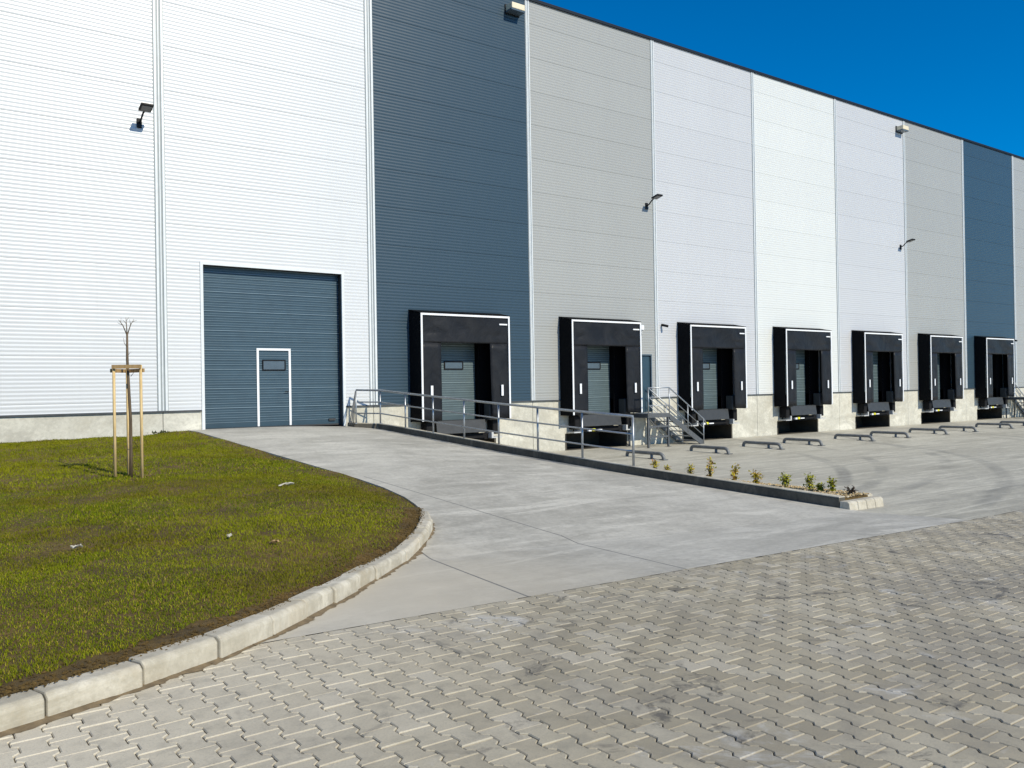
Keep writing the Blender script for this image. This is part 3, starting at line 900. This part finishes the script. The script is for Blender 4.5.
SHL = ['black dock shelter on the near dark blue wall, behind the ramp railing',
       'black dock shelter on the mid-grey wall left of the near steel stairs',
       'black dock shelter right of the near steel stairs, on pale lavender wall',
       'black dock shelter on the bright white wall bay',
       'black dock shelter on the lavender-grey wall just past the white bay',
       'black dock shelter on the mid-grey wall before the far blue bay',
       'black dock shelter on the far dark blue wall, beside the far stairs']
sh0 = make_shelter()
for i, c in enumerate(docks):
    o = sh0 if i == 0 else copy_tree(sh0)
    o.location = (c, 0, 0); tag(o, SHL[i], 'dock shelter', 'dock shelters along the warehouse wall')

def make_leveler():
    r = empty('dock_leveler', (docks[0], 0, 0))
    m = MB(); m.box(-1.05, 1.05, -.10, 1.6, 1.06, 1.145); m.build('platform', M['steel_dark'], r)
    m = MB()
    m.add([(-.98, -.30, 1.15), (.86, -.30, 1.15), (.86, -.36, .74), (-.98, -.36, .74), (-.98, -.24, 1.15), (.86, -.24, 1.15), (.86, -.31, .74), (-.98, -.31, .74)],
          [(0, 1, 2, 3), (4, 7, 6, 5), (0, 4, 5, 1), (3, 2, 6, 7), (0, 3, 7, 4), (1, 5, 6, 2)])
    m.build('lip', M['steel_dark'], r, bevel=.008)
    m = MB(); m.box(-1.10, 1.10, -.2, .05, .50, .70); m.build('front_beam', M['rubber'], r)
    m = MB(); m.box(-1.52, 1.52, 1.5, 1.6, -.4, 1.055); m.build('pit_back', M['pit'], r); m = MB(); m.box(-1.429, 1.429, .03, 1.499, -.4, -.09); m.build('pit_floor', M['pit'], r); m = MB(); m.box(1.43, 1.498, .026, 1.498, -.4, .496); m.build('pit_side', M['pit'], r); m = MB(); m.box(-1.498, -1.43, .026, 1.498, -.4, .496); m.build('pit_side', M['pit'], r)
    for s in (-1, 1):
        x = s * 1.24
        m = MB(); m.box(x - .12, x + .12, -.36, -.01, .66, 1.13); m.build('bumper', M['rubber'], r, bevel=.02)
        m = MB(); xi = x - s * .17; m.prism([(x + s * .2, .535), (x + s * .2, .575), (xi + s * .05, .575), (xi + s * .05, .73), (xi - s * .03, .73), (xi - s * .03, .535)], 1, -.40, -.02); m.build('bumper_bracket', M['galvlight'], r)
    m = MB(); m.box(-.58, -.44, -.40, -.30, .57, .66); m.build('stop_marker', M['yellow'], r, bevel=.015, seg=2)
    MB().box(-.76, -.62, -.39, -.30, .57, .64).build('label_plate', M['mark'], r); MB().box(-.40, -.12, -.39, -.30, .585, .625).build('label_plate', M['mark'], r)
    m = MB(); m.box(-.95, .9, -.29, -.2, .56, .60); m.build('cross_bar', M['rubber'], r)
    return r
LV = ['folded grey dock leveler under the shelter behind the ramp railing',
      'folded grey dock leveler under the shelter left of the near stairs',
      'folded grey dock leveler under the shelter right of the near stairs',
      'folded grey dock leveler under the shelter of the bright white bay',
      'folded grey dock leveler under the lavender-grey bay just past the white bay',
      'folded grey dock leveler under the mid-grey bay before the far blue bay',
      'folded grey dock leveler under the far dark blue bay']
lv0 = make_leveler()
for i, c in enumerate(docks):
    o = lv0 if i == 0 else copy_tree(lv0)
    o.location = (c, 0, 0); tag(o, LV[i], 'dock leveler', 'dock levelers under the shelters')

# ------------------------------------------------------------------ tubular wheel guides
def make_guide():
    r = empty('wheel_guide', (0, 0, 0)); R = .055; z = .175
    m = MB()
    pts = [(0, 0, -.05), (0, 0, .055)] + [(0, -.12 + .12 * math.cos(a), .055 + .12 * math.sin(a)) for a in np.linspace(.3, PI / 2, 4)]
    Lg = 1.62
    pts += [(0, -Lg + .17, z)] + [(0, -Lg + .17 - .17 * math.sin(a), z - .16 + .16 * math.cos(a)) for a in np.linspace(.4, PI / 2, 4)] + [(0, -Lg, -.05)]
    m.tube(pts, R, 10); m.build('guide_tube', M['bargrey'], r)
    m = MB(); m.tube([(0, -Lg + .52, -.05), (0, -Lg + .52, z - .03)], .045, 8); m.build('leg', M['bargrey'], r)
    for y in (0, -Lg, -Lg + .52):
        m = MB(); m.box(-.1, .1, y - .1, y + .1, -.012, .012); m.build('foot_plate', M['bargrey'], r)
    return r
g0 = make_guide()
where = ['the dock left of the near stairs', 'the dock right of the near stairs', 'the dock of the bright white bay',
         'the lavender dock past the white bay', 'the mid-grey dock before the far blue bay', 'the far dark blue dock']
GX = [19.3, 22.35, 25.15, 27.55, 30.9, 33.5, 36.6, 39.2, 42.7, 45.2, 48.7, 51.3]
for gi, x in enumerate(GX):
    o = g0 if gi == 0 else copy_tree(g0)
    o.location = (x, -2.82, float(Fz(x, -3.6)))
    tag(o, f'low bent grey tube guide {("left", "right")[gi % 2]} of {where[gi // 2]}', 'wheel guide', 'tubular wheel guides in front of the docks')

# ------------------------------------------------------------------ ramp railing
def rail_z(y): return float(np.interp(y, RRY, RRZ)) + .15
def railing():
    r = empty('railing', (11.54, -5.5, 0)); tag(r, 'long galvanised railing with three rails along the ramp kerb', 'railing')
    r.location = (0, 0, 0)
    P = [(10.92, -.30)] + [(11.54, -.62 - 1.495 * k) for k in range(8)]
    for i, (x, y) in enumerate(P):
        m = MB(); m.tube([(x, y, rail_z(y) - .02), (x, y, rail_z(y) + .95)], .024, 8); m.build('post', M['galv'], r)
        m = MB(); m.box(x - .05, x + .05, y - .05, y + .05, rail_z(y) - .01, rail_z(y) + .012); m.build('base_plate', M['galv'], r)
    for h, rr in ((.965, .027), (.62, .018), (.29, .018)):
        m = MB(); m.tube([(x, y, rail_z(y) + h) for x, y in P], rr, 8); m.build('rail', M['galv'], r)
    x, y = P[0]; zz = 1.19
    for dx, dy in ((-.16, -.16), (-.26, -.24), (-.36, -.32)):
        m = MB(); m.tube([(x - .02, y - .01, rail_z(y) + .93 - abs(dx) * .1), (x + dx, y + dy, zz - .02)], .016, 6); m.build('brace', M['galvdull'], r)
railing()

# ------------------------------------------------------------------ steel stairs
def make_stairs():
    r = empty('steel_stairs', (0, 0, 0))
    lx0, lx1, y0, y1 = 21.95, 23.08, -1.16, -.06; zl = 1.13; bx = 24.93; zb = -.10
    m = MB(); m.box(lx0, lx1, y0, y1, zl - .035, zl - .002)
    m.build('landing', M['galv'], r)
    MB().prism([(lx0 - .012, y1 + .012), (lx0 - .012, y0 - .012), (lx1, y0 - .012), (lx1, y0), (lx0, y0), (lx0, y1), (lx1, y1), (lx1, y1 + .012)], 2, zl - .15, zl).build('landing_frame', M['galvdull'], r)
    for x in (lx0 + .05, lx1 - .05):
        for y in (y0 + .05, y1 - .08):
            m = MB(); m.box(x - .03, x + .03, y - .03, y + .03, zb - .06, zl - .036); m.build('leg', M['galvdull'], r); MB().box(x - .1, x + .1, y - .1, y + .1, zb - .062, zb - .0).build('foot_plate', M['galvdull'], r)
    for z in (.25, .62): MB().box(lx0 + .03, lx1 - .03, y0 + .03, y0 + .06, z, z + .07).build('cross_brace', M['galvdull'], r)
    MB().tube([(lx0 + .05, y0 + .085, zl - .1), (lx1 - .05, y0 + .085, .1)], .02, 6).build('cross_brace', M['galvdull'], r)
    for y in (y0 + .02, y1 - .02):
        m = MB(); h = .20
        m.add([(lx1, y - .02, zl - .02), (lx1, y + .02, zl - .02), (bx, y - .02, zb + .10), (bx, y + .02, zb + .10), (lx1, y - .02, zl - .02 - h), (lx1, y + .02, zl - .02 - h), (bx - .12, y - .02, zb - .06), (bx - .12, y + .02, zb - .06), (bx, y - .02, zb - .06), (bx, y + .02, zb - .06)],
              [(0, 1, 3, 2), (4, 6, 7, 5), (0, 2, 8, 6, 4), (1, 5, 7, 9, 3), (0, 4, 5, 1), (2, 3, 9, 8), (6, 8, 9, 7)])
        m.build('stringer', M['galvdull'], r)
    n = 6
    for k in range(n):
        t = (k + .7) / (n + .4)
        x = lx1 + (bx - lx1) * t; z = zl + (zb - zl) * t
        m = MB(); m.box(x - .13, x + .13, y0 + .045, y1 - .045, z - .035, z); m.build('tread', M['galv'], r)
    for y in (y0, y1 - .02):
        rp = []
        top = [(lx0 + (.0 if y == y0 else .55), y, zl + .93), (lx1 - .02, y, zl + .93), (bx - .02, y, zb + .93 + .02), (bx + .17, y, zb + .72)]
        for q, (dz, rr) in enumerate(((0, .024), (-.34, .016), (-.64, .016))):
            pts = [(a, b, c + dz) for a, b, c in (top if q == 0 else top[:3])]
            if y != y0: pts = pts[1:]
            m = MB(); m.tube(pts, rr, 8); m.build('handrail', M['galv'], r)
        for x in ((lx0 + .03, lx1 - .02) if y == y0 else (lx1 - .02,)):
            m = MB(); m.tube([(x, y, zl - .1), (x, y, zl + .93)], .02, 8); m.build('post', M['galv'], r)
        for t in (.52, .985):
            x = lx1 + (bx - lx1) * t; z = zl + (zb - zl) * t
            m = MB(); m.tube([(x, y, z - .1), (x, y, z + .94)], .02, 8); m.build('post', M['galv'], r)
    return r
s0 = make_stairs()
tag(s0, 'near galvanised steel stairs with handrails down from the grey wall door', 'stairs', 'steel stairs to the side doors')
s1 = copy_tree(s0); s1.location = (30, 0, 0)
tag(s1, 'far galvanised steel stairs past the last blue dock, cut by the picture edge', 'stairs', 'steel stairs to the side doors')

# ------------------------------------------------------------------ wall lamps and small fittings
def make_flood():
    r = empty('floodlight', (0, 0, 0))
    m = MB(); m.box(-.06, .06, -.04, 0, -.12, .12); m.build('wall_plate', M['black'], r, bevel=.006)
    m = MB(); m.tube([(0, -.03, 0), (.01, -.14, .05), (.03, -.26, .17), (.04, -.36, .22)], .024, 8); m.build('arm', M['black'], r)
    R = Matrix.Rotation(math.radians(-14), 3, 'X')
    m = MB(); m.obox((.05, -.52, .27), (.15, .17, .028), R); m.build('lamp_head', M['black'], r, bevel=.015, seg=2)
    m = MB(); m.obox(tuple(Vector((.05, -.52, .27)) + R @ Vector((0, 0, -.031))), (.115, .125, .004), R); m.build('lens', M['lens'], r)
    return r
f0 = make_flood()
FL = [(5.17, 9.02, 'black floodlight on the white wall left of the first seam'), (23.22, 8.95, 'black floodlight high on the mid-grey wall above the near stairs'),
      (41.15, 8.9, 'black floodlight at the seam between lavender and far mid-grey walls')]
for i, (x, z, lb) in enumerate(FL):
    o = f0 if i == 0 else copy_tree(f0)
    o.location = (x, -.002, z); tag(o, lb, 'floodlight', 'floodlights on the warehouse wall')
def make_boxlamp():
    r = empty('emergency_lamp', (0, 0, 0))
    m = MB(); m.box(-.28, .28, -.36, 0, .0, .05); m.build('housing_base', M['winframe'], r)
    m = MB(); m.box(-.27, .27, -.38, -.005, .051, .25); m.build('housing', M['cream'], r, bevel=.02, seg=2)
    m = MB(); m.box(-.3, .3, -.03, -.001, -.03, .28); m.build('back_plate', M['black'], r)
    return r
b0 = make_boxlamp()
for i, (x, z, lb) in enumerate([(17.02, 14.70, 'cream box lamp near the roof on the near dark blue wall'), (41.2, 14.70, 'cream box lamp near the roof by the far mid-grey wall')]):
    o = b0 if i == 0 else copy_tree(b0)
    o.location = (x, -.002, z); tag(o, lb, 'wall lamp', 'cream box lamps under the roof edge')
def camera_unit(x, z, lb):
    r = empty('security_camera', (x, -.002, z)); tag(r, lb, 'camera', 'small cameras on the warehouse wall')
    m = MB(); m.tube([(0, 0, 0), (0, -.03, 0), (0, -.035, 0), (0, -.12, -.02)], [.05, .05, .018, .018], 8); m.build('bracket', M['black'], r)
    m = MB(); m.tube([(-.02, -.08, -.01), (.05, -.27, -.06)], .05, 10); m.build('camera_body', M['black'], r)
camera_unit(23.95, 4.46, 'small black camera on the lavender wall beside the near stairs')
camera_unit(53.2, 4.46, 'small black camera on the far wall past the last blue dock')
r = empty('junction_box', (22.86, -.002, 4.33)); tag(r, 'small white box on the grey wall right of a dock shelter', 'junction box')
m = MB(); m.box(-.075, .075, -.07, 0, -.09, .09); m.build('box_body', M['mark'], r, bevel=.01)
m = MB(); m.tube([(0, -.02, -.092), (0, -.02, -.30)], .008, 6); m.build('conduit', M['mark'], r)

# ------------------------------------------------------------------ young tree with stakes
TX, TY = 3.10, -8.24; TZ = float(lawn_z(np.array(TX), np.array(TY)))
def tree():
    r = empty('young_tree', (TX, TY, TZ)); tag(r, 'bare thin young tree with a forked top standing on the lawn', 'tree')
    m = MB()
    pts = [(.012, 0, -.05), (.018, .0, .4), (.02, .0, .9), (.0, .0, 1.4), (-.015, .01, 1.9), (-.012, .01, 2.33)]
    m.tube(pts, [.029, .027, .024, .023, .021, .015], 9); m.build('trunk', M['bark'], r)
    m = MB(); top = Vector((-.012, .01, 2.32))
    for d, L in (((-.50, -.1, .8), .25), ((-.02, .2, 1), .26), ((.42, .1, .85), .26)):
        d = Vector(d).normalized()
        a = top + d * L * .5 + Vector((0, 0, .02)); b = top + d * L
        m.tube([top - Vector((0, 0, .04)), a, b], [.010, .007, .003], 5)
        s = d.cross(Vector((0, 1, 0))).normalized()
        m.tube([a, a + (d + s * .7).normalized() * L * .35], [.005, .002], 4)
        m.tube([a.lerp(b, .5), a.lerp(b, .5) + (d - s * .8).normalized() * L * .3], [.004, .002], 4)
    m.tube([(.02, 0, .62), (.08, .03, .56), (.13, .02, .47)], [.006, .005, .003], 4)
    m.tube([(-.012, .01, 2.08), (-.06, .0, 2.16), (-.07, .0, 2.24)], [.005, .004, .002], 4)
    m.tube([(-.012, .01, 1.95), (.03, .0, 2.01)], [.005, .002], 4)
    m.tube([(.03, 0, 1.62), (.11, .02, 1.72)], [.005, .003], 4)
    m.build('crown', M['bark'], r)
    s = empty('tree_stakes', (TX, TY, TZ)); tag(s, 'frame of three pale wooden stakes with crossbars round the young tree', 'tree stakes')
    q = [(-.215, .03), (.145, -.17), (.03, .24)]
    for x, y in q:
        m = MB(); zz = float(lawn_z(np.array(TX + x), np.array(TY + y))) - TZ
        m.tube([(x, y, zz - .08), (x, y, 1.80)], .023, 9); m.build('stake', M['wood'], s)
    for (a, b), z in (((0, 1), 1.775), ((1, 2), 1.715), ((2, 0), 1.715)):
        p0 = Vector((*q[a], z)); p1 = Vector((*q[b], z)); d = (p1 - p0).normalized()
        c = (p0 + p1) / 2 + d.cross(Vector((0, 0, 1))) * .045
        rot = Matrix((d, d.cross(Vector((0, 0, 1))).normalized() * -1, Vector((0, 0, 1)))).transposed()
        m = MB(); m.obox(c, ((p1 - p0).length / 2 + .015, .013, .030), rot); m.build('crossbar', M['bar'], s)
tree()

# ------------------------------------------------------------------ litter and weeds on the lawn
def scrap(x, y, w, l, a, lb, mat):
    r = MB(); n = 5; V = []; Fs = []
    z = float(lawn_z(np.array(x), np.array(y))) + .035
    for j in range(n):
        for i in range(n):
            u, v = i / (n - 1) - .5, j / (n - 1) - .5
            px, py = u * w, v * l
            V.append((px * math.cos(a) - py * math.sin(a), px * math.sin(a) + py * math.cos(a), random.uniform(-.012, .03)))
    for j in range(n - 1):
        for i in range(n - 1):
            k = j * n + i; Fs.append((k, k + 1, k + n + 1, k + n))
    r.add(V, Fs); o = r.build('paper_scrap', mat)
    o.location = (x, y, z); s = o.modifiers.new('s', 'SOLIDIFY'); s.thickness = .003
    tag(o, lb, 'litter', 'scraps lying in the grass')
scrap(1.42, -13.9, .10, .05, .3, 'crumpled white scrap in the grass at the left of the lawn', M['paper'])
scrap(4.75, -10.7, .32, .04, .5, 'long thin pale scrap in the grass near the ramp edge', M['paper'])
scrap(2.75, -14.3, .10, .018, .9, 'small pale straw scrap in the middle of the grass', M['paper'])
scrap(3.05, -14.75, .09, .05, .2, 'tan withered scrap in the grass between white straws and the kerb', M['bar'])
def weed():
    r = empty('weed_tuft', (5.55, -.10, float(lawn_z(np.array(5.55), np.array(-.1))))); tag(r, 'dark weed tuft at the foot of the plinth below the first seam', 'weed')
    m = MB()
    for k in range(34):
        b = Vector((random.gauss(0, .11), random.uniform(-.05, .06), 0)); d = Vector((random.gauss(0, .4), random.gauss(0, .25), 1)).normalized()
        L = random.uniform(.04, .13); s = Vector((random.gauss(0, 1), random.gauss(0, 1), 0)).normalized() * .014
        m.add([b - s, b + d * L * .5 + s * 1.6, b + d * L, b + d * L * .5 - s * 1.6], [(0, 1, 2, 3)])
    m.build('foliage', M['leafdark'], r, fix=False)
M['leafdark'] = simple('dark weed', (.035, .045, .012), .7, 0, .3, 20)
weed()

# ------------------------------------------------------------------ camera, sun, sky
f, phi, pit, rol = 850.0, 0.9395160991235946, 0.003951915026642039, -0.016266122277910442
c = Vector((math.cos(phi), math.sin(phi), 0)); rr = Vector((math.sin(phi), -math.cos(phi), 0)); uu = Vector((0, 0, 1))
c2 = c * math.cos(pit) + uu * math.sin(pit); u2 = -c * math.sin(pit) + uu * math.cos(pit)
r3 = rr * math.cos(rol) + u2 * math.sin(rol); u3 = -rr * math.sin(rol) + u2 * math.cos(rol)
cam = bpy.data.cameras.new('camera'); co = bpy.data.objects.new('camera', cam); COL.objects.link(co)
mw = Matrix((r3, u3, -c2)).transposed().to_4x4(); mw.translation = (0, -22.9435, 2.16)
co.matrix_world = mw
cam.sensor_width = 36; cam.lens = f / 1024 * 36; cam.clip_start = .1; cam.clip_end = 2000
sc.camera = co

ALT, AZ = math.radians(36), math.radians(11)
S = Vector((math.sin(AZ) * math.cos(ALT), -math.cos(AZ) * math.cos(ALT), math.sin(ALT)))
sl = bpy.data.lights.new('sun', 'SUN'); sl.energy = 4.6; sl.angle = math.radians(.53); sl.color = (1, .925, .755)
so = bpy.data.objects.new('sun', sl); COL.objects.link(so); so.rotation_euler = (-S).to_track_quat('-Z', 'Y').to_euler(); so.location = (10, -40, 40)

w = bpy.data.worlds.new('World'); sc.world = w; w.use_nodes = True
nt = w.node_tree; bg = nt.nodes['Background']
sky = nt.nodes.new('ShaderNodeTexSky'); sky.sky_type = 'NISHITA'; sky.sun_disc = False
sky.sun_elevation = ALT; sky.sun_rotation = PI - AZ
sky.altitude = 1500; sky.air_density = .9; sky.dust_density = .15; sky.ozone_density = 4.0
hs = nt.nodes.new('ShaderNodeHueSaturation'); hs.inputs['Saturation'].default_value = 1.45; hs.inputs['Value'].default_value = 1.22
nt.links.new(sky.outputs[0], hs.inputs['Color']); nt.links.new(hs.outputs[0], bg.inputs[0])
bg.inputs[1].default_value = .12

sc.view_settings.view_transform = 'Standard'; sc.view_settings.look = 'None'
sc.view_settings.exposure = 0; sc.view_settings.gamma = 1; sc.view_settings.use_curve_mapping = False
sc.cycles.max_bounces = 6; sc.cycles.diffuse_bounces = 3; sc.cycles.use_denoising = True
